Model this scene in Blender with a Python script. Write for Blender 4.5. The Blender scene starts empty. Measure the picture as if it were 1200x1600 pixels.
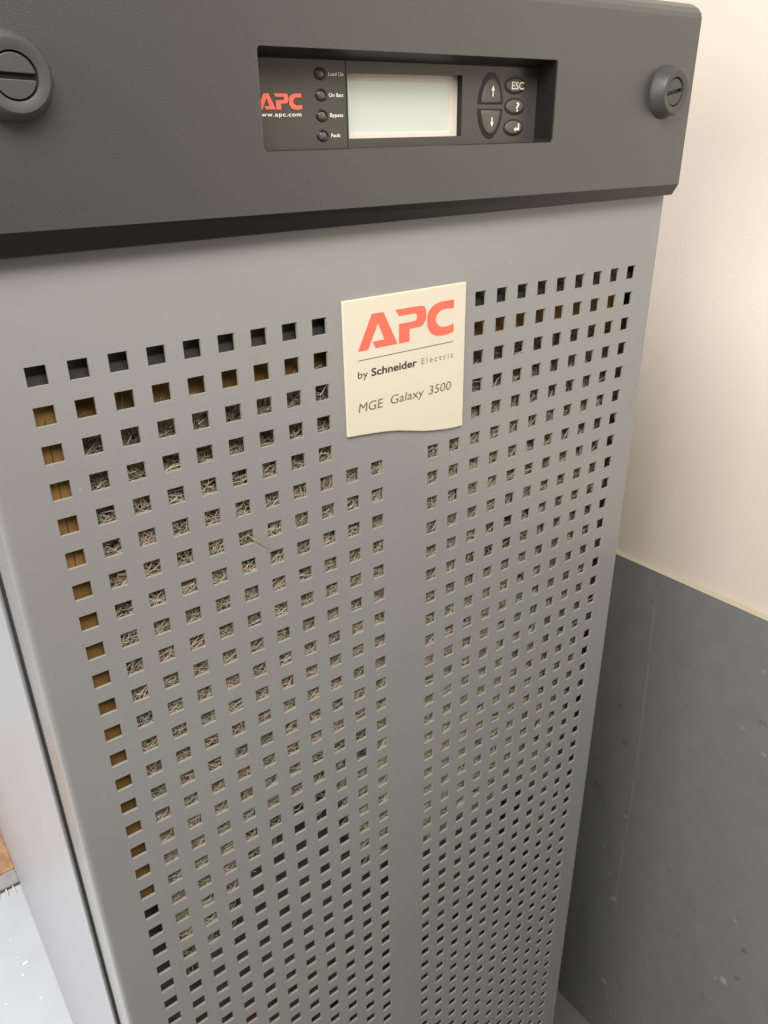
import bpy, bmesh, math, random
from mathutils import Matrix, Vector
from mathutils.geometry import tessellate_polygon

S = 0.0136                      # one hole pitch of the perforated door, in metres
sc = bpy.context.scene
col = sc.collection
random.seed(7)

# ------------------------------------------------------------------ camera
def V(x, y, z):                 # x right, y up, z towards the viewer (in pitches) -> Blender metres
    return Vector((x * S, -z * S, y * S))

cam_d = bpy.data.cameras.new('camera')
cam = bpy.data.objects.new('camera', cam_d)
col.objects.link(cam)
cam_d.sensor_fit = 'VERTICAL'
cam_d.sensor_height = 24.0
cam_d.sensor_width = 18.0
cam_d.lens = 24.0 * 1223.617 / 1600.0
cam_d.clip_start = 0.01
cam_d.clip_end = 100.0
CR = [[0.8015257, 0.01362, -0.5978052], [-0.2738606, 0.8970875, -0.3467484], [0.5315609, 0.441643, 0.7227686]]
def drow(r):                    # camera row over (X,-Y,-Z) -> Blender axis
    return Vector((r[0], r[2], -r[1]))
ax, ay, az = drow(CR[0]), -drow(CR[1]), -drow(CR[2])
m = Matrix(((ax.x, ay.x, az.x), (ax.y, ay.y, az.y), (ax.z, ay.z, az.z))).to_4x4()
m.translation = V(-15.40824, 5.25521, 19.63515)
cam.matrix_world = m
sc.camera = cam

# ------------------------------------------------------------------ light and exposure
w = bpy.data.worlds.new('World')
sc.world = w
w.use_nodes = True
bg = w.node_tree.nodes['Background']
bg.inputs[0].default_value = (1.0, 0.96, 0.91, 1)
bg.inputs[1].default_value = 0.02

def area(name, loc, target, sx, sy, power, colour):
    d = bpy.data.lights.new(name, 'AREA')
    d.shape = 'RECTANGLE'; d.size = sx; d.size_y = sy
    d.energy = power; d.color = colour
    o = bpy.data.objects.new(name, d)
    col.objects.link(o)
    o.location = loc
    o.rotation_euler = (Vector(target) - Vector(loc)).to_track_quat('-Z', 'Y').to_euler()
    return o
area('ceiling_lamp', (-0.20, -0.38, 0.46), (0.1, 0.0, -0.1), 0.45, 0.3, 6.6, (1.0, 0.965, 0.905))
area('added_left_fill', (-1.6, -0.30, 0.30), (0.3, -0.1, -0.25), 1.3, 1.0, 20, (1.0, 0.955, 0.89))  # added fill, low at the left, to even out the wall
area('window_light', (-0.85, 0.6, 1.3), (-0.72, 0.4, -0.9), 0.8, 0.8, 35, (0.95, 0.96, 1.0)).data.spread = math.radians(85)

sc.view_settings.view_transform = 'Standard'
sc.view_settings.look = 'None'
sc.view_settings.exposure = 0.0
sc.view_settings.gamma = 1.0
sc.view_settings.use_curve_mapping = False

# ------------------------------------------------------------------ materials
def mat(name, c, rough=0.5, spec=0.5, metal=0.0, bump=None, vary=None, emit=None, dust=None, rv=0.07):
    """bump=(scale,strength)  vary=(scale, amount)"""
    mt = bpy.data.materials.new(name)
    mt.use_nodes = True
    nt = mt.node_tree
    b = nt.nodes['Principled BSDF']
    b.inputs['Base Color'].default_value = (*c, 1)
    b.inputs['Roughness'].default_value = rough
    b.inputs['Specular IOR Level'].default_value = spec
    b.inputs['Metallic'].default_value = metal
    tc = nt.nodes.new('ShaderNodeTexCoord')
    if vary:
        n = nt.nodes.new('ShaderNodeTexNoise')
        n.inputs['Scale'].default_value = vary[0]
        n.inputs['Detail'].default_value = 3
        nt.links.new(tc.outputs['Object'], n.inputs['Vector'])
        r = nt.nodes.new('ShaderNodeMapRange')
        r.inputs['From Min'].default_value = 0.2; r.inputs['From Max'].default_value = 0.8
        r.inputs['To Min'].default_value = 1 - vary[1]; r.inputs['To Max'].default_value = 1 + vary[1]
        nt.links.new(n.outputs['Fac'], r.inputs['Value'])
        mx = nt.nodes.new('ShaderNodeVectorMath'); mx.operation = 'SCALE'
        mx.inputs[0].default_value = c
        nt.links.new(r.outputs[0], mx.inputs['Scale'])
        nt.links.new(mx.outputs[0], b.inputs['Base Color'])
        if dust:                 # sparse specks of settled dust: (cells per metre, size, colour, strength)
            v = nt.nodes.new('ShaderNodeTexVoronoi'); v.inputs['Scale'].default_value = dust[0]
            nt.links.new(tc.outputs['Object'], v.inputs['Vector'])
            sp = nt.nodes.new('ShaderNodeSeparateColor'); nt.links.new(v.outputs['Color'], sp.inputs[0])
            bg_ = nt.nodes.new('ShaderNodeMapRange')
            bg_.inputs['From Min'].default_value = 0.8; bg_.inputs['From Max'].default_value = 1.0
            bg_.inputs['To Max'].default_value = dust[1]
            nt.links.new(sp.outputs[0], bg_.inputs['Value'])
            sb = nt.nodes.new('ShaderNodeMath'); sb.operation = 'SUBTRACT'
            nt.links.new(bg_.outputs[0], sb.inputs[0]); nt.links.new(v.outputs['Distance'], sb.inputs[1])
            st = nt.nodes.new('ShaderNodeMapRange'); st.inputs['From Max'].default_value = 0.04
            st.inputs['To Max'].default_value = dust[3]
            nt.links.new(sb.outputs[0], st.inputs['Value'])
            dm = nt.nodes.new('ShaderNodeMixRGB')
            nt.links.new(st.outputs[0], dm.inputs[0]); nt.links.new(mx.outputs[0], dm.inputs[1]); dm.inputs[2].default_value = (*dust[2], 1)
            nt.links.new(dm.outputs[0], b.inputs['Base Color'])
        r2 = nt.nodes.new('ShaderNodeMapRange')
        r2.inputs['From Min'].default_value = 0.2; r2.inputs['From Max'].default_value = 0.8
        r2.inputs['To Min'].default_value = rough * (1 - rv); r2.inputs['To Max'].default_value = min(1, rough * (1 + rv))
        nt.links.new(n.outputs['Fac'], r2.inputs['Value'])
        nt.links.new(r2.outputs[0], b.inputs['Roughness'])
    if bump:
        n = nt.nodes.new('ShaderNodeTexNoise')
        n.inputs['Scale'].default_value = bump[0]
        n.inputs['Detail'].default_value = 3
        nt.links.new(tc.outputs['Object'], n.inputs['Vector'])
        bp = nt.nodes.new('ShaderNodeBump')
        bp.inputs['Strength'].default_value = bump[1]
        bp.inputs['Distance'].default_value = 0.0006
        nt.links.new(n.outputs['Fac'], bp.inputs['Height'])
        nt.links.new(bp.outputs[0], b.inputs['Normal'])
    if emit:
        b.inputs['Emission Color'].default_value = (*emit[0], 1)
        b.inputs['Emission Strength'].default_value = emit[1]
    return mt

M_door = mat('grey_powder_coat', (0.264, 0.263, 0.258), 0.24, 0.7, bump=(1500, 0.14), vary=(9, 0.05), dust=(130, 0.10, (0.42, 0.41, 0.39), 0.35))
M_edge = mat('grey_powder_coat_cut_edge', (0.36, 0.34, 0.315), 0.45, 0.5)
M_side = mat('pale_grey_paint', (0.335, 0.338, 0.345), 0.38, 0.5, bump=(1200, 0.1), vary=(6, 0.03))
M_bez = mat('charcoal_plastic', (0.050, 0.050, 0.0475), 0.30, 0.9, bump=(2200, 0.16), vary=(12, 0.05), dust=(150, 0.10, (0.16, 0.155, 0.145), 0.4))
M_lock = mat('dark_grey_lock_plastic', (0.056, 0.055, 0.052), 0.45, 0.5, bump=(2200, 0.1))
M_pan = mat('dark_panel_plastic', (0.066, 0.060, 0.053), 0.3, 0.5, bump=(2500, 0.08), vary=(20, 0.05))
M_key = mat('grey_rubber_key', (0.105, 0.10, 0.09), 0.5, 0.4)
M_recess_shade = mat('painted_recess_shade', (0.012, 0.012, 0.0115), 0.45, 0.4)  # shade of the window recess put into the colour; same plastic as the bezel
M_black = mat('black_plastic', (0.012, 0.011, 0.01), 0.4, 0.4)
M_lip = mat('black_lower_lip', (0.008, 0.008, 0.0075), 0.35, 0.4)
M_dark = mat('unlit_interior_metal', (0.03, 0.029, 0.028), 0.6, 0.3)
M_catch = mat('light_catching_grey', (0.24, 0.22, 0.195), 0.7, 0.3, vary=(120, 0.4))
M_post = mat('brown_grey_metal', (0.34, 0.30, 0.275), 0.5, 0.4)
M_rail = mat('dark_grey_metal', (0.065, 0.064, 0.062), 0.5, 0.5, vary=(60, 0.12))
M_board = mat('brown_board', (0.25, 0.142, 0.045), 0.75, 0.2, vary=(55, 0.5))
M_fib = mat('straw_fibre', (0.44, 0.37, 0.28), 0.6, 0.3, vary=(160, 0.35))
M_fibg = mat('grey_fibre', (0.42, 0.37, 0.31), 0.65, 0.3, vary=(160, 0.35))
M_matb = mat('fibre_backing', (0.11, 0.085, 0.06), 0.9, 0.1, vary=(250, 0.5))
M_copper = mat('rusty_copper', (0.32, 0.13, 0.05), 0.55, 0.4, vary=(90, 0.3))
M_badge = mat('ivory_plastic', (0.69, 0.635, 0.52), 0.35, 0.5, vary=(14, 0.02))
M_red = mat('red_print', (0.88, 0.16, 0.105), 0.5, 0.3)
M_ink = mat('black_print', (0.035, 0.03, 0.025), 0.5, 0.3)
M_greyink = mat('grey_print', (0.13, 0.115, 0.095), 0.5, 0.3)
M_white = mat('white_print', (0.88, 0.85, 0.74), 0.5, 0.3)
M_cream = mat('cream_frame_plastic', (0.74, 0.66, 0.58), 0.4, 0.4)
M_lcd = mat('pale_green_display', (0.50, 0.53, 0.47), 0.12, 0.5, emit=((0.80, 0.86, 0.76), 0.13))
M_lens = mat('smoked_lens', (0.10, 0.09, 0.08), 0.15, 0.6)
M_wall = mat('cream_wall_paint', (0.79, 0.705, 0.605), 0.55, 0.35, bump=(420, 0.3), vary=(5, 0.015))
M_trim = mat('cream_trim', (0.62, 0.54, 0.42), 0.5, 0.4)
M_rug = mat('orange_rug_weave', (0.22, 0.125, 0.065), 0.95, 0.1, bump=(700, 0.8), vary=(45, 0.45))
M_rugb = mat('grey_rug_border', (0.16, 0.15, 0.14), 0.95, 0.1, vary=(90, 0.2))
M_fringe = mat('white_yarn', (0.32, 0.31, 0.29), 0.9, 0.1)
M_chip = mat('white_paint_chip', (0.46, 0.455, 0.42), 0.5, 0.3)
M_floor = mat('pale_grey_floor', (0.25, 0.25, 0.25), 0.38, 0.5, bump=(300, 0.1), vary=(18, 0.05))

def wainscot_material():
    mt = bpy.data.materials.new('speckled_dark_board')
    mt.use_nodes = True
    nt = mt.node_tree; b = nt.nodes['Principled BSDF']
    tc = nt.nodes.new('ShaderNodeTexCoord')
    n = nt.nodes.new('ShaderNodeTexNoise'); n.inputs['Scale'].default_value = 55; n.inputs['Detail'].default_value = 10
    nt.links.new(tc.outputs['Object'], n.inputs['Vector'])
    cr = nt.nodes.new('ShaderNodeValToRGB')
    cr.color_ramp.elements[0].position = 0.3; cr.color_ramp.elements[0].color = (0.205, 0.212, 0.210, 1)
    cr.color_ramp.elements[1].position = 0.72; cr.color_ramp.elements[1].color = (0.235, 0.240, 0.236, 1)
    nt.links.new(n.outputs['Fac'], cr.inputs[0])
    last = cr.outputs[0]
    for sc_, th, colr in ((75, 0.075, (0.36, 0.355, 0.33, 1)), (60, 0.075, (0.14, 0.142, 0.138, 1)), (28, 0.045, (0.44, 0.43, 0.40, 1)), (150, 0.085, (0.30, 0.30, 0.28, 1))):
        v = nt.nodes.new('ShaderNodeTexVoronoi'); v.inputs['Scale'].default_value = sc_
        v.inputs['Randomness'].default_value = 1.0
        nz = nt.nodes.new('ShaderNodeTexNoise'); nz.inputs['Scale'].default_value = sc_ * 2.2
        mxv = nt.nodes.new('ShaderNodeMixRGB'); mxv.inputs[0].default_value = 0.005
        nt.links.new(tc.outputs['Object'], nz.inputs['Vector'])
        nt.links.new(tc.outputs['Object'], mxv.inputs[1]); nt.links.new(nz.outputs['Color'], mxv.inputs[2])
        nt.links.new(mxv.outputs[0], v.inputs['Vector'])
        # only some of the cells carry a fleck, of differing size
        sep = nt.nodes.new('ShaderNodeSeparateColor'); nt.links.new(v.outputs['Color'], sep.inputs[0])
        big = nt.nodes.new('ShaderNodeMapRange')
        big.inputs['From Min'].default_value = 0.45; big.inputs['From Max'].default_value = 1.0
        big.inputs['To Min'].default_value = 0.0; big.inputs['To Max'].default_value = th * 3.6
        nt.links.new(sep.outputs[0], big.inputs['Value'])
        lt = nt.nodes.new('ShaderNodeMapRange')
        sub = nt.nodes.new('ShaderNodeMath'); sub.operation = 'SUBTRACT'
        nt.links.new(big.outputs[0], sub.inputs[0]); nt.links.new(v.outputs['Distance'], sub.inputs[1])
        lt.inputs['From Min'].default_value = 0.0; lt.inputs['From Max'].default_value = 0.05
        nt.links.new(sub.outputs[0], lt.inputs['Value'])
        sm = nt.nodes.new('ShaderNodeMath'); sm.operation = 'MULTIPLY'; sm.inputs[1].default_value = 0.7
        nt.links.new(lt.outputs[0], sm.inputs[0])
        mx = nt.nodes.new('ShaderNodeMixRGB')
        nt.links.new(sm.outputs[0], mx.inputs[0]); nt.links.new(last, mx.inputs[1]); mx.inputs[2].default_value = colr
        last = mx.outputs[0]
    nt.links.new(last, b.inputs['Base Color'])
    b.inputs['Roughness'].default_value = 0.5
    b.inputs['Specular IOR Level'].default_value = 0.4
    bp = nt.nodes.new('ShaderNodeBump'); bp.inputs['Strength'].default_value = 0.03; bp.inputs['Distance'].default_value = 0.0004
    nt.links.new(n.outputs['Fac'], bp.inputs['Height']); nt.links.new(bp.outputs[0], b.inputs['Normal'])
    return mt
M_wain = wainscot_material()

# ------------------------------------------------------------------ mesh helpers (coordinates in pitches)
def link(name, bm, material, parent=None, smooth=False, bevel=0.0, seg=2, recalc=True):
    if recalc:
        bmesh.ops.recalc_face_normals(bm, faces=bm.faces)
    off = parent_loc(parent)
    for v in bm.verts:
        v.co = V(*v.co) - off
    bmesh.ops.recalc_face_normals(bm, faces=bm.faces) if recalc else None
    me = bpy.data.meshes.new(name)
    bm.to_mesh(me); bm.free()
    for mm in (material if isinstance(material, (list, tuple)) else [material]):
        me.materials.append(mm)
    if smooth:
        for p in me.polygons: p.use_smooth = True
    o = bpy.data.objects.new(name, me)
    col.objects.link(o)
    if parent: o.parent = parent
    if bevel:
        b = o.modifiers.new('bevel', 'BEVEL')
        b.width = bevel * S; b.segments = seg; b.limit_method = 'ANGLE'; b.angle_limit = math.radians(28)
        b.harden_normals = False
    return o

def parent_loc(p):
    l = Vector((0, 0, 0))
    while p:
        l += p.location; p = p.parent
    return l

def box(bm, x0, x1, y0, y1, z0, z1):
    vs = [bm.verts.new(c) for c in ((x0, y0, z0), (x1, y0, z0), (x1, y1, z0), (x0, y1, z0), (x0, y0, z1), (x1, y0, z1), (x1, y1, z1), (x0, y1, z1))]
    for f in ((0, 1, 2, 3), (4, 5, 6, 7), (0, 1, 5, 4), (1, 2, 6, 5), (2, 3, 7, 6), (3, 0, 4, 7)):
        bm.faces.new([vs[i] for i in f])

def prism(bm, pts, z0, z1):     # outline in x,y
    a = [bm.verts.new((x, y, z0)) for x, y in pts]
    b = [bm.verts.new((x, y, z1)) for x, y in pts]
    n = len(pts)
    bm.faces.new(a); bm.faces.new(b)
    for i in range(n):
        bm.faces.new((a[i], a[(i + 1) % n], b[(i + 1) % n], b[i]))

def lathe(bm, cx, cy, prof, n=48, sx=1.0, sy=1.0):   # prof: (radius, z); axis along z
    rings = []
    for r, z in prof:
        if r < 1e-6:
            rings.append([bm.verts.new((cx, cy, z))])
        else:
            rings.append([bm.verts.new((cx + r * sx * math.cos(2 * math.pi * i / n), cy + r * sy * math.sin(2 * math.pi * i / n), z)) for i in range(n)])
    for a, b in zip(rings, rings[1:]):
        for i in range(n):
            j = (i + 1) % n
            if len(a) == 1 and len(b) > 1: bm.faces.new((a[0], b[i], b[j]))
            elif len(b) == 1 and len(a) > 1: bm.faces.new((a[i], a[j], b[0]))
            elif len(a) > 1: bm.faces.new((a[i], a[j], b[j], b[i]))

def empty(name, loc):
    o = bpy.data.objects.new(name, None)
    o.empty_display_size = 0.05
    col.objects.link(o)
    o.location = V(*loc)
    return o

def tag(o, label=None, cat=None, group=None, kind=None):
    if label: o['label'] = label
    if cat: o['category'] = cat
    if group: o['group'] = group
    if kind: o['kind'] = kind
    return o

def rrect(x0, x1, y0, y1, r, n=5):
    pts = []
    for cx, cy, a0 in ((x1 - r, y1 - r, 0), (x0 + r, y1 - r, 90), (x0 + r, y0 + r, 180), (x1 - r, y0 + r, 270)):
        for i in range(n + 1):
            a = math.radians(a0 + 90 * i / n)
            pts.append((cx + r * math.cos(a), cy + r * math.sin(a)))
    return pts

def plate_with_hole(bm, outer, inner, z):
    lo = [bm.verts.new((x, y, z)) for x, y in outer]
    li = [bm.verts.new((x, y, z)) for x, y in inner]
    es = []
    for l in (lo, li):
        for i in range(len(l)):
            es.append(bm.edges.new((l[i], l[(i + 1) % len(l)])))
    bmesh.ops.triangle_fill(bm, use_beauty=True, edges=es)
    return lo, li

def bridge(bm, a, b):
    n = len(a)
    for i in range(n):
        bm.faces.new((a[i], a[(i + 1) % n], b[(i + 1) % n], b[i]))

# ---- text
def text_mesh(body, spacing=1.0, shear=0.0, offset=0.0):
    cu = bpy.data.curves.new('text', 'FONT')
    cu.body = body; cu.size = 1.0; cu.space_character = spacing; cu.shear = shear; cu.offset = offset
    cu.resolution_u = 4
    o = bpy.data.objects.new('text', cu)
    col.objects.link(o)
    dg = bpy.context.evaluated_depsgraph_get()
    me = bpy.data.meshes.new_from_object(o.evaluated_get(dg))
    bpy.data.objects.remove(o); bpy.data.curves.remove(cu)
    return me
_h = text_mesh('H'); CAP = max(v.co.y for v in _h.vertices)
def lettering(body, x0, x1, base, cap, z, material, parent, spacing=1.0, shear=0.0, offset=0.0, name='lettering'):
    me = text_mesh(body, spacing, shear, offset)
    xs = [v.co.x for v in me.vertices]
    a, b = min(xs), max(xs)
    bm = bmesh.new(); bm.from_mesh(me); bpy.data.meshes.remove(me)
    for v in bm.verts:
        v.co = Vector((x0 + (v.co.x - a) / (b - a) * (x1 - x0), base + v.co.y / CAP * cap, z))
    return link(name, bm, material, parent)

# ---- the three letters of the emblem (corner flag: True = sharp)
def smooth_poly(pts, it=3):
    for _ in range(it):
        out = []
        n = len(pts)
        for i in range(n):
            p, q = pts[i], pts[(i + 1) % n]
            a = (p[0] * .75 + q[0] * .25, p[1] * .75 + q[1] * .25, 0)
            b = (p[0] * .25 + q[0] * .75, p[1] * .25 + q[1] * .75, 0)
            if p[2]: out.append(p)
            else: out.append(a)
            if q[2] == 0: out.append(b)
        pts = out
    return [(p[0], p[1]) for p in pts]
EA = [(-1.945, -0.935, 1), (-1.395, 0.145, 1), (-0.951, 0.145, 1), (-0.406, -0.93, 1), (-1.268, -0.93, 1), (-1.385, -0.712, 1), (-0.923, -0.705, 1), (-1.164, -0.174, 1), (-1.555, -0.935, 1)]
EP = [(-0.488, 0.145, 1), (0.40, 0.145, 0), (0.70, 0.12, 0), (0.765, -0.10, 0), (0.755, -0.33, 0), (0.60, -0.515, 0), (0.40, -0.53, 0), (0.073, -0.53, 1), (0.073, -0.935, 1), (-0.355, -0.935, 1), (-0.348, -0.315, 1), (0.18, -0.312, 0), (0.34, -0.30, 0), (0.385, -0.18, 0), (0.34, -0.07, 0), (0.18, -0.068, 0), (-0.354, -0.068, 1)]
EC = [(1.93, 0.15, 1), (1.50, 0.165, 0), (1.10, 0.12, 0), (0.82, -0.10, 0), (0.775, -0.45, 0), (0.90, -0.78, 0), (1.18, -0.935, 0), (1.55, -0.96, 0), (1.944, -0.90, 1), (1.938, -0.62, 1), (1.60, -0.69, 0), (1.33, -0.64, 0), (1.165, -0.48, 0), (1.16, -0.30, 0), (1.33, -0.13, 0), (1.60, -0.09, 0), (1.925, -0.13, 1)]
def emblem(x_off, y_off, s, z0, z1, material, parent):
    bm = bmesh.new()
    for poly in (EA, EP, EC):
        pts = [(x_off + x * s, y_off + y * s) for x, y in smooth_poly(poly)]
        vs = [bm.verts.new((x, y, z1)) for x, y in pts]
        for t in tessellate_polygon([[Vector((x, y, 0)) for x, y in pts]]):
            bm.faces.new([vs[i] for i in t])
    return link('logo', bm, material, parent)

# ================================================================== THE SETTING
FLOOR = -66.0
WALLX = 23.5
bm = bmesh.new()
f = bm.faces.new([bm.verts.new(c) for c in ((-260, FLOOR, -230), (WALLX + 3, FLOOR, -230), (WALLX + 3, FLOOR, 190), (-260, FLOOR, 190))])
tag(link('floor', bm, M_floor), kind='structure')

wall = empty('wall', (WALLX, FLOOR, 0))
tag(wall, 'cream painted wall with a dark speckled lower board, right of the cabinet', 'wall')
bm = bmesh.new(); box(bm, WALLX + 0.35, WALLX + 9, FLOOR, 95, -230, 190)
link('painted_wall', bm, M_wall, wall)
def topy(z): return -19.95 + 0.028 * (z + 2)
bm = bmesh.new()
pr = [(z, topy(z) - 0.16) for z in (-60, 60)]
def slab(bm, x0, x1, ylo, z0, z1, inset):
    vs = [bm.verts.new(c) for c in ((x0, ylo, z0), (x1, ylo, z0), (x1, ylo, z1), (x0, ylo, z1), (x0, topy(z0) - inset, z0), (x1, topy(z0) - inset, z0), (x1, topy(z1) - inset, z1), (x0, topy(z1) - inset, z1))]
    for f in ((0, 1, 2, 3), (4, 5, 6, 7), (0, 1, 5, 4), (1, 2, 6, 5), (2, 3, 7, 6), (3, 0, 4, 7)):
        bm.faces.new([vs[i] for i in f])
slab(bm, WALLX, WALLX + 0.345, FLOOR + 0.02, -60, 60, 0.09)
wp = link('wainscot_board', bm, M_wain, wall)
bm = bmesh.new()
vs = [bm.verts.new(c) for c in ((WALLX - 0.02, topy(-60) - .085, -60), (WALLX + 0.34, topy(-60) + .02, -60), (WALLX + 0.34, topy(60) + .02, 60), (WALLX - 0.02, topy(60) - .085, 60))]
vb = [bm.verts.new(c) for c in ((WALLX + .34, topy(-60) - .085, -60), (WALLX + .34, topy(60) - .085, 60))]
bm.faces.new(vs); bm.faces.new((vs[0], vb[0], vb[1], vs[3])); bm.faces.new((vs[0], vs[1], vb[0])); bm.faces.new((vs[3], vb[1], vs[2]))
link('trim_strip', bm, M_trim, wall)
# long faint scratch down the board
bm = bmesh.new()
for (ya, za, yb, zb, wd) in ((-22.7, -4.15, -26.0, -4.0, .045), (-27.0, -3.9, -35.7, -3.52, .055), (-37.0, -3.5, -43.0, -3.42, .05), (-43.5, -3.45, -50.3, -3.36, .045)):
    bm.faces.new([bm.verts.new(c) for c in ((WALLX - .015, ya, za - wd), (WALLX - .015, ya, za + wd), (WALLX - .015, yb, zb + wd * .6), (WALLX - .015, yb, zb - wd * .6))])
M_scr = mat('scratch', (0.32, 0.315, 0.29), 0.6, 0.3)
link('scratch_mark', bm, M_scr, wp)

# ================================================================== THE CABINET
cab = empty('cabinet', (0, FLOOR, -30))
tag(cab, 'grey power supply cabinet with a perforated front door and dark top bezel', 'cabinet')
DW = 12.82
# ---- perforated front door: one pressed sheet with square holes and bent-back side flanges
HX = [i - 11.221 for i in range(11)] + [11.221 - i for i in range(10, -1, -1)]
HH = 0.252
RP = 1.0052
NR = 62
T = 0.10
def is_hole(c, r):
    if r < 5 and c in (9, 10, 11, 12): return False
    return True
R = 0.2                         # bend radius at the sides
xl = [-DW + R] + [v for x in HX for v in (x - HH, x + HH)] + [DW - R]
yl = [3.4] + [v for r in range(NR) for v in (-r * RP + HH, -r * RP - HH)] + [-64.2]
bm = bmesh.new()
F = [[bm.verts.new((x, y, 0)) for x in xl] for y in yl]
B = [[bm.verts.new((x, y, -T)) for x in xl] for y in yl]
for j in range(len(yl) - 1):
    for i in range(len(xl) - 1):
        if i % 2 == 1 and j % 2 == 1 and is_hole((i - 1) // 2, (j - 1) // 2):
            for (a, b) in (((j, i), (j, i + 1)), ((j, i + 1), (j + 1, i + 1)), ((j + 1, i + 1), (j + 1, i)), ((j + 1, i), (j, i))):
                f = bm.faces.new((F[a[0]][a[1]], F[b[0]][b[1]], B[b[0]][b[1]], B[a[0]][a[1]]))
                f.material_index = 1
        else:
            bm.faces.new((F[j][i], F[j][i + 1], F[j + 1][i + 1], F[j + 1][i]))
            bm.faces.new((B[j][i], B[j + 1][i], B[j + 1][i + 1], B[j][i + 1]))
# bent sides
for sgn, k in ((-1, 0), (1, -1)):
    prof = [(sgn * (DW - R + R * math.sin(math.radians(a))), -R + R * math.cos(math.radians(a))) for a in (15, 30, 45, 60, 75, 90)] + [(sgn * DW, -2.05), (sgn * (DW - T), -2.05), (sgn * (DW - T), -R)]
    prevt, prevb = F[0][k], F[-1][k]
    for x, z in prof:
        t, b = bm.verts.new((x, yl[0], z)), bm.verts.new((x, yl[-1], z))
        bm.faces.new((prevt, prevb, b, t))
        prevt, prevb = t, b
    bm.faces.new((prevt, prevb, B[-1][k], B[0][k]))
door = link('front_door', bm, [M_door, M_edge], cab)
tag(door, 'grey sheet metal door punched with rows of square holes')

# ---- cabinet shell
BW = 13.0
bm = bmesh.new(); box(bm, -BW, -BW + 0.12, FLOOR + 0.12, 8.9, -62, -2.3)
link('side_panel', bm, M_side, cab, bevel=0.04)
bm = bmesh.new(); box(bm, BW - 0.12, BW, FLOOR + 0.12, 8.9, -62, -2.3)
link('side_panel', bm, M_side, cab, bevel=0.04)
bm = bmesh.new(); box(bm, -BW + .13, BW - .13, 8.75, 8.88, -62, -1.0)
link('top_panel', bm, M_bez, cab)
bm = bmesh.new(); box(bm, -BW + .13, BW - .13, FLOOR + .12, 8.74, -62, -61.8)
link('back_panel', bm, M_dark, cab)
# inner frame posts behind the door, dark
bm = bmesh.new()
for s in (-1, 1):
    box(bm, min(s * 12.0, s * 12.96), max(s * 12.0, s * 12.86), FLOOR + .3, 8.7, -8, -2.7)
link('inner_frame', bm, M_post, cab)
bm = bmesh.new()
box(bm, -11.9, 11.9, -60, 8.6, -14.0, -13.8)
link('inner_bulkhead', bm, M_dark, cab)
bm = bmesh.new()
box(bm, -11.9, 11.9, -0.62, 2.4, -1.15, -0.42)
box(bm, -11.9, 11.9, -0.75, -0.07, -0.415, -0.34)
link('mounting_rail', bm, M_rail, cab)
bm = bmesh.new()
box(bm, -11.0, 10.9, -30.85, -30.35, -1.39, -1.15)
link('cross_bar', bm, M_copper, cab)
bm = bmesh.new()
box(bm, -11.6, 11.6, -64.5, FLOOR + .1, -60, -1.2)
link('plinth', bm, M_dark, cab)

bm = bmesh.new()
box(bm, -11.4, 7.0, -33.0, -17.5, -1.5, -1.4)
link('added_catch_plate', bm, M_catch, cab)  # added plate that catches light so the lower holes stay grey

# ---- top bezel
BX = 12.6
FZ = 0.65
def fold(x): return 3.24 - 0.0066 * x
WL, WR, WB, WT = -4.95, 5.435, 4.733, 7.01
PZ = -0.15
bm = bmesh.new()
outer = [(-BX, fold(-BX)), (BX, fold(BX)), (BX, 8.47), (-BX, 8.47)]
win = rrect(WL, WR, WB, WT, 0.10)
lo, li = plate_with_hole(bm, outer, win, FZ)
inner = [bm.verts.new((x if x < WR - .2 else x, y - (0.17 if y > 6 else 0) , PZ + 0.01)) for x, y in win]
bridge(bm, li, inner)
recess_faces = [f for f in bm.faces if any(v.co.z < FZ - .3 for v in f.verts)]
# wrap: profile bands beyond the front face, bottom then top
def band(row_prev_l, row_prev_r, y_z):
    L, Rr = row_prev_l, row_prev_r
    left, right = [L], [Rr]
    for y, z in y_z:
        a, b = bm.verts.new((-BX, y, z)), bm.verts.new((BX, y, z))
        bm.faces.new((L, Rr, b, a))
        L, Rr = a, b
        left.append(a); right.append(b)
    return left, right
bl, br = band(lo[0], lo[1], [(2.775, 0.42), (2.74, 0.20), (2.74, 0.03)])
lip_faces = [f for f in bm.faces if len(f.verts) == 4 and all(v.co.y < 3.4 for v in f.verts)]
tl, tr = band(lo[3], lo[2], [(8.62, 0.60), (8.78, 0.47), (8.92, 0.22), (8.99, -0.10), (9.0, -2.2)])
bm.faces.new([lo[0]] + bl[1:] + [bm.verts.new((-BX, 3.2, -2.2))] + tl[:0:-1] + [lo[3]])
bm.faces.new([lo[1]] + br[1:] + [bm.verts.new((BX, 3.2, -2.2))] + tr[:0:-1] + [lo[2]])
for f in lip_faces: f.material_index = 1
for f in recess_faces: f.material_index = 2
bez = link('top_bezel', bm, [M_bez, M_lip, M_recess_shade], cab, bevel=0.04, seg=3)
tag(bez, 'dark charcoal bezel across the top of the cabinet')

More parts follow.
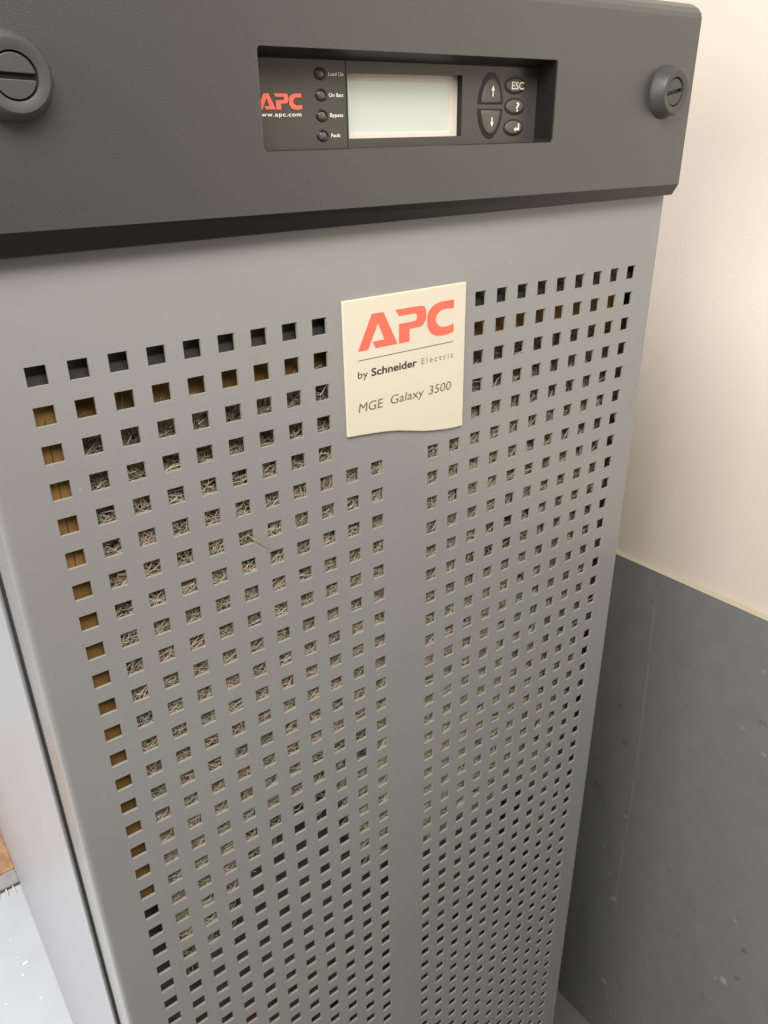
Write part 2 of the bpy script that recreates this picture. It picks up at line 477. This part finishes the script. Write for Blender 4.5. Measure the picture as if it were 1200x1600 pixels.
# ---- locks
for cx, cy, ang, scuff in ((-10.66, 6.255, -3, True), (11.0, 6.19, 10, False)):
    bm = bmesh.new()
    lathe(bm, cx, cy, [(0.0, FZ - .02), (0.84, FZ - .02), (0.84, FZ + .04), (0.80, FZ + .10), (0.72, FZ + .40), (0.66, FZ + .46), (0.58, FZ + .46), (0.455, FZ + .43), (0.44, FZ + .25), (0, FZ + .25)], 56)
    lk = link('lock', bm, M_lock, cab, smooth=True)
    md = lk.modifiers.new('split', 'EDGE_SPLIT'); md.split_angle = math.radians(35)
    bm = bmesh.new()
    # dial disc with a slot cut across it
    ca, sa = math.cos(math.radians(ang)), math.sin(math.radians(ang))
    r = 0.415
    n = 28
    for s in (1, -1):
        pts = []
        a0 = math.asin(0.06 / r)
        for i in range(n + 1):
            a = a0 + (math.pi - 2 * a0) * i / n
            x, y = r * math.cos(a), s * r * math.sin(a)
            pts.append((cx + x * ca - y * sa, cy + x * sa + y * ca))
        prism(bm, pts, FZ + .24, FZ + .40)
    link('dial', bm, M_lock, lk, bevel=0.015)
    bm = bmesh.new()
    pts = [(-.40, -.075), (.40, -.075), (.40, .075), (-.40, .075)]
    prism(bm, [(cx + x * ca - y * sa, cy + x * sa + y * ca) for x, y in pts], FZ + .27, FZ + .30)
    link('slot', bm, M_black, lk)

# ---- control panel behind the bezel's window
bm = bmesh.new()
lcd = [(-1.86, 4.965), (2.272, 4.965), (2.262, 6.575), (-1.86, 6.565)]
lo, li = plate_with_hole(bm, [(-5.4, 4.5), (5.6, 4.5), (5.6, 7.2), (-5.4, 7.2)], lcd, PZ)
pan = link('control_panel', bm, M_pan, cab)
tag(pan, 'recessed dark control panel with a blank pale display, buttons and status lights')
bm = bmesh.new()
a = [bm.verts.new((x, y, PZ)) for x, y in lcd]
b = [bm.verts.new((x, y, PZ - .3)) for x, y in lcd]
bridge(bm, a, b)
link('display_recess', bm, M_black, pan, recalc=False)
bm = bmesh.new()
fo = [(-2.1, 4.7), (2.27, 4.7), (2.27, 6.8), (-2.1, 6.8)]
fi = rrect(-1.80, 1.975, 5.075, 6.405, 0.05, 3)
lo, li = plate_with_hole(bm, fo, fi, PZ - .22)
bridge(bm, li, [bm.verts.new((x, y, PZ - .27)) for x, y in fi])
link('display_frame', bm, M_cream, pan)
bm = bmesh.new(); box(bm, -1.9, 2.05, 5.0, 6.5, PZ - .32, PZ - .268)
link('display_screen', bm, M_lcd, pan)
bm = bmesh.new(); box(bm, -1.915, -1.895, 4.74, 6.86, PZ, PZ + .012)
link('panel_seam', bm, M_black, pan)
emblem(-3.981, 5.999, 0.337, PZ, PZ + 0.012, M_red, pan)
Z1 = PZ + 0.014
lettering('www.apc.com', -4.72, -3.362, 5.523, 0.095, Z1, M_white, pan, spacing=1.15, offset=0.012)
lettering('Load On', -2.469, -1.994, 6.476, 0.085, Z1, M_white, pan, offset=0.012)
lettering('On Batt', -2.482, -2.016, 5.984, 0.085, Z1, M_white, pan, offset=0.012)
lettering('Bypass', -2.466, -2.04, 5.506, 0.085, Z1, M_white, pan, offset=0.012)
lettering('Fault', -2.451, -2.158, 5.015, 0.085, Z1, M_white, pan, offset=0.012)
for cy in (6.514, 6.025, 5.538, 5.055):
    bm = bmesh.new()
    lathe(bm, -2.72, cy, [(0.195, PZ), (0.17, PZ + .035), (0.13, PZ + .03), (0.115, PZ - .02)], 28, 1.0, 0.78)
    il = link('indicator_light', bm, M_black, pan, smooth=True)
    bm = bmesh.new()
    lathe(bm, -2.72, cy, [(0.125, PZ + .005), (0.10, PZ + .022), (0.05, PZ + .032), (0, PZ + .034)], 24, 1.0, 0.78)
    link('lens', bm, M_lens, pan, smooth=True)

def half_ellipse(cx, cy, rx, ry, up, y_flat, n=26):
    # part of the ellipse beyond the flat edge
    s = 1 if up else -1
    t0 = math.asin(max(-1, min(1, abs(y_flat - cy) / ry)))
    return [(cx + rx * math.cos(t0 + (math.pi - 2 * t0) * i / n), cy + s * ry * math.sin(t0 + (math.pi - 2 * t0) * i / n)) for i in range(n + 1)]
def button(name, rim, face, z):
    bm = bmesh.new()
    n = len(rim)
    a = [bm.verts.new((x, y, z)) for x, y in rim]
    a2 = [bm.verts.new((x * .94 + fx * .06, y * .94 + fy * .06, z + .006)) for (x, y), (fx, fy) in zip(rim, face)]
    b = [bm.verts.new((x, y, z + .012)) for x, y in face]
    bridge(bm, a, a2); bridge(bm, a2, b)
    bt = link(name, bm, M_black, cab)
    bm = bmesh.new()
    cx = sum(p[0] for p in face) / n; cy = sum(p[1] for p in face) / n
    rings = []
    for k, h in ((1.0, 0.0), (0.98, .04), (0.93, .055), (0.6, .062), (0.25, .064)):
        rings.append([bm.verts.new((cx + (x - cx) * k, cy + (y - cy) * k, z + h)) for x, y in face])
    for p, q in zip(rings, rings[1:]): bridge(bm, p, q)
    bm.faces.new(rings[-1])
    link('key_cap', bm, M_key, bt, smooth=True)
    return bt
CX, CY = 3.425, 5.765
zb = PZ + .004
ub = button('arrow_button', half_ellipse(CX, CY, .54, .92, True, 5.82), half_ellipse(CX + .01, CY, .415, .775, True, 5.86), zb)
dbt = button('arrow_button', half_ellipse(CX, CY, .54, .905, False, 5.705), half_ellipse(CX + .01, CY, .405, .775, False, 5.655), zb)
def ell(cx, cy, rx, ry, n=36): return [(cx + rx * math.cos(2 * math.pi * i / n), cy + ry * math.sin(2 * math.pi * i / n)) for i in range(n)]
eb = button('round_button', ell(4.43, 6.34, .44, .243), ell(4.435, 6.34, .385, .195), zb)
qb = button('round_button', ell(4.465, 5.762, .44, .243), ell(4.47, 5.762, .385, .195), zb)
nb = button('round_button', ell(4.455, 5.167, .44, .243), ell(4.46, 5.167, .385, .195), zb)
zs = zb + 0.073
tag(ub, 'arrow button with an up arrow'); tag(dbt, 'arrow button with a down arrow')
tag(eb, 'oval button marked ESC'); tag(qb, 'oval button marked with a question mark'); tag(nb, 'oval button with an enter arrow')
def symbol(polys, parent):
    bm = bmesh.new()
    for p in polys:
        f = bm.faces.new([bm.verts.new((x, y, zs)) for x, y in p])
        bmesh.ops.triangulate(bm, faces=[f])
    link('symbol', bm, M_white, parent)
ux = 3.455
symbol([[(ux - .022, 6.03), (ux + .022, 6.03), (ux + .022, 6.19), (ux + .07, 6.19), (ux, 6.34), (ux - .07, 6.19), (ux - .022, 6.19)]], ub)
ux = 3.46
symbol([[(ux - .024, 5.46), (ux - .024, 5.33), (ux - .07, 5.33), (ux, 5.20), (ux + .07, 5.33), (ux + .024, 5.33), (ux + .024, 5.46)]], dbt)
symbol([[(4.60, 5.285), (4.60, 5.15), (4.525, 5.15), (4.525, 5.195), (4.425, 5.12), (4.525, 5.045), (4.525, 5.09), (4.66, 5.09), (4.66, 5.285)]], nb)
lettering('ESC', 4.245, 4.775, 6.235, 0.20, zs, M_white, eb, offset=0.012, name='symbol')
lettering('?', 4.475, 4.61, 5.63, 0.24, zs, M_white, qb, offset=0.015, name='symbol')

# ---- badge on the door
bot = [(2.48, -4.33), (2.1, -4.325), (1.65, -4.285), (1.2, -4.22), (0.71, -4.135), (0.2, -4.01), (-0.3, -3.88), (-0.8, -3.79), (-1.34, -3.725), (-1.9, -3.67), (-2.42, -3.63)]
bm = bmesh.new()
prism(bm, [(-2.46, 0.645), (2.46, 0.655)] + bot, 0.004, 0.10)
badge = link('badge', bm, M_badge, cab, bevel=0.03)
tag(badge, 'ivory name plate with red emblem and a wavy lower edge')
ZB = 0.106
emblem(0, 0, 1.0, ZB - .003, ZB, M_red, badge)
bm = bmesh.new(); box(bm, -1.95, 1.94, -1.235, -1.212, ZB - .004, ZB)
link('rule_line', bm, M_greyink, badge)
lettering('by', -1.968, -1.585, -1.787, 0.225, ZB, M_ink, badge)
lettering('Schneider', -1.455, 0.385, -1.787, 0.235, ZB, M_ink, badge, offset=0.022)
lettering('Electric', 0.575, 1.956, -1.772, 0.20, ZB, M_greyink, badge, spacing=1.35, offset=-0.008)
lettering('MGE', -1.975, -1.005, -2.895, 0.295, ZB, M_greyink, badge, shear=0.12, offset=-0.002)
lettering('Galaxy', -0.705, 0.69, -2.87, 0.29, ZB, M_greyink, badge, shear=0.12, offset=-0.002)
lettering('3500', 0.90, 1.885, -2.87, 0.295, ZB, M_greyink, badge, shear=0.12, offset=-0.002)

# ================================================================== AIR FILTERS BEHIND THE DOOR
def strands(bm, n, inside, x0, x1, y0, y1, zf, rng, wid=0.03, seg=5, lmin=.45, lmax=1.6):
    wid *= 0.34
    k = 0
    while k < n:
        x, y = rng.uniform(x0, x1), rng.uniform(y0, y1)
        d = inside(x, y)
        if d <= 0 or rng.random() > d: 
            k += 0.25
            continue
        k += 1
        z = zf(x, y) - rng.random() ** 1.6 * 0.35
        a = rng.uniform(0, 2 * math.pi)
        L = rng.uniform(lmin, lmax) / seg
        curl = rng.gauss(0, 0.75)
        pitch = rng.gauss(0, 0.16)
        wd = wid * rng.uniform(.55, 1.5)
        prev = None
        for s in range(seg + 1):
            nx, ny = -math.sin(a), math.cos(a)
            ring = [bm.verts.new((x + nx * wd, y + ny * wd, z - wd * .4)), bm.verts.new((x - nx * wd, y - ny * wd, z - wd * .4)), bm.verts.new((x, y, z + wd))]
            if prev:
                for q in range(3):
                    bm.faces.new((prev[q], prev[(q + 1) % 3], ring[(q + 1) % 3], ring[q]))
            prev = ring
            if y > y1 + .12 or x < x0 - (.5 if wd > .018 else .05): break
            x += math.cos(a) * L; y += math.sin(a) * L; z += pitch * L
            z = min(z, -0.125)
            a += curl + rng.gauss(0, .15)

rng = random.Random(3)
flt = empty('air_filter', (0, -26, -1.2))
tag(flt, 'straw coloured fibre filter in a brown board frame behind the upper door holes', 'air filter')
def lower_edge(x):               # ragged bottom of the mat
    pts = [(-11, -18.6), (-10.5, -23), (-9.6, -23.6), (-8.2, -20.8), (-7.0, -19.6), (-5.2, -18.9), (-3.6, -18.2), (-2.8, -20.5), (-1.8, -23.8), (0, -24.6), (3, -24.8), (9.5, -24.9), (10.4, -22.4), (11.4, -19.5)]
    for (a, ya), (b, yb) in zip(pts, pts[1:]):
        if a <= x <= b: return ya + (yb - ya) * (x - a) / (b - a)
    return -20
def density(x, y):
    d = 1.0
    if y < lower_edge(x): return 0.0
    d *= min(1.0, 0.25 + 0.25 * (y - lower_edge(x)))
    for cx, cy, rx, ry in ((-2.6, -16.9, 1.5, 1.3), (5.2, -9.8, 1.0, 1.6), (-6.3, -18.4, 1.6, .9), (3.6, -10.6, .8, .8)):
        if ((x - cx) / rx) ** 2 + ((y - cy) / ry) ** 2 < 1: d *= 0.3
    if x > 5 and y > -3.2: d *= 0.35
    return d
def zfront(x, y):
    z = -0.21
    if y > -4.5: z -= 0.13 * (y + 4.5)
    if x > 4: z -= 0.03 * (x - 4)
    return z
bm = bmesh.new()
strands(bm, 70000, density, -10.5, 11.1, -25.2, -1.45, zfront, rng)
mat_o = link('fibre_mat', bm, M_fib, flt, recalc=False)
bm = bmesh.new()
nx = 80
top = [bm.verts.new((-10.6 + 21.7 * i / nx, -1.3, -0.75)) for i in range(nx + 1)]
botv = [bm.verts.new((-10.6 + 21.7 * i / nx, lower_edge(-10.6 + 21.7 * i / nx) + rng.uniform(-.35, .25), -0.6)) for i in range(nx + 1)]
for i in range(nx): bm.faces.new((top[i], top[i + 1], botv[i + 1], botv[i]))
link('backing_sheet', bm, M_matb, mat_o)
bm = bmesh.new()
box(bm, -11.75, -10.62, -19.0, -0.8, -1.6, -0.28)
box(bm, 10.95, 11.3, -22.5, -0.8, -1.6, -0.5)
box(bm, -10.61, 10.94, -1.42, -0.8, -1.6, -0.55)
fr = link('filter_frame', bm, M_board, flt)
bm = bmesh.new(); box(bm, -11.21, -11.19, -5.6, -1.2, -0.29, -0.272)
link('frame_seam', bm, M_dark, fr)

fl2 = empty('air_filter', (0, -60, -1.2))
tag(fl2, 'dull grey fibre filter behind the lowest door holes, under the rusty bar', 'air filter')
def dens2(x, y):
    d = .5
    if ((x + 1) / 9.0) ** 2 + ((y + 43) / 8.5) ** 2 < 1: d = 1.0
    if x > 8.5: d *= .15
    return d
bm = bmesh.new()
strands(bm, 5200, dens2, -10.5, 10.9, -50.5, -34.0, lambda x, y: -1.5, rng, lmin=.8)
m2 = link('fibre_mat', bm, M_fibg, fl2, recalc=False)
bm = bmesh.new()
bm.faces.new([bm.verts.new(c) for c in ((-11, -62, -2.2), (11, -62, -2.2), (11, -33.6, -2.2), (-11, -33.6, -2.2))])
link('backing_sheet', bm, M_matb, m2)
bm = bmesh.new()
box(bm, -11.6, -11.02, -62, -33.2, -2.4, -1.2); box(bm, 11.02, 11.5, -62, -33.2, -2.4, -1.4); box(bm, -11.01, 11.01, -33.55, -33.2, -2.4, -1.7)
link('filter_frame', bm, M_rail, fl2)

# stray tuft of fibre caught on the door
bm = bmesh.new()
def tube(bm, pts, r, n=5):
    prev = None
    for i, p in enumerate(pts):
        d = Vector(pts[min(i + 1, len(pts) - 1)]) - Vector(pts[max(i - 1, 0)])
        d.normalize()
        u = d.cross(Vector((0, 0, 1))); u.normalize(); v2 = d.cross(u)
        rr = r if not isinstance(r, (list, tuple)) else r[i]
        ring = [bm.verts.new(Vector(p) + (u * math.cos(2 * math.pi * k / n) + v2 * math.sin(2 * math.pi * k / n)) * rr) for k in range(n)]
        if prev: bridge(bm, prev, ring)
        prev = ring
for k in range(9):
    j = lambda s: rng.gauss(0, s)
    tube(bm, [(-6.12 + j(.02), -5.98 + j(.03), -.12), (-5.98 + j(.02), -6.15 + j(.02), .03), (-5.72 + j(.03), -6.38 + j(.03), .035), (-5.50 + j(.05), -6.55 + j(.05), .03), (-5.44 + j(.12), -6.80 + j(.12), .02)], [.003, .005, .005, .0035, .0015])
tag(link('fibre_tuft', bm, M_fib, None), 'pale fluffy fibre strand poking out of a hole on the left door half', 'fibre')

# ================================================================== FLOOR THINGS AT THE LEFT
RZ = 51.5
rug = empty('rug', (-30, FLOOR, -64))
tag(rug, 'orange brown woven rug with a grey edge band and white fringe on the floor', 'rug')
bm = bmesh.new(); box(bm, -46, -13.03, FLOOR + .02, FLOOR + .5, -74, -RZ)
link('rug_field', bm, M_rug, rug)
bm = bmesh.new(); box(bm, -46, -13.03, FLOOR + .02, FLOOR + .42, -RZ + .01, -RZ + 2)
link('border_band', bm, M_rugb, rug)
bm = bmesh.new()
for k in range(48):
    x = -46 + k * .687
    tube(bm, [(x, FLOOR + .25, -RZ + 1.95), (x + rng.gauss(0, .1), FLOOR + .12, -RZ + 2.4), (x + rng.gauss(0, .25), FLOOR + .1, -RZ + 2.8)], [.07, .09, .04])
link('fringe', bm, M_fringe, rug)

bm = bmesh.new()
pts = ell(0, 0, .42, .26, 9)
bmv = [bm.verts.new((x * rng.uniform(.7, 1.2), .03, y * rng.uniform(.7, 1.2))) for x, y in pts]
bmb = [bm.verts.new((v.co.x * .9, 0.0, v.co.z * .9)) for v in bmv]
bm.faces.new(bmv); bm.faces.new(bmb); bridge(bm, bmv, bmb)
chip0 = link('paint_chip', bm, M_chip)
for k, (x, z, s, a) in enumerate([(-14.89, -39.97, 1.0, 0.3), (-15.4, -38.86, 0.55, 1), (-15.43, -43.26, 0.35, 0.5), (-15.39, -41.0, 0.3, 2), (-14.62, -35.54, 0.35, 1.2), (-17.35, -36.88, 0.45, 0.1), (-14.16, -39.17, 0.25, 1.7)]):
    o = chip0 if k == 0 else chip0.copy()
    if k: col.objects.link(o)
    o.location = V(x, FLOOR + .02, z)
    o.rotation_euler = (0, 0, a); o.scale = (s * .7, s * .7, 1.2)
    if k == 0: tag(o, 'largest ivory paint chip on the pale floor left of the cabinet', 'paint chip', 'paint chips on the floor')
    else: tag(o, 'tiny white paint chip on the pale floor left of the cabinet', 'paint chip', 'paint chips on the floor')
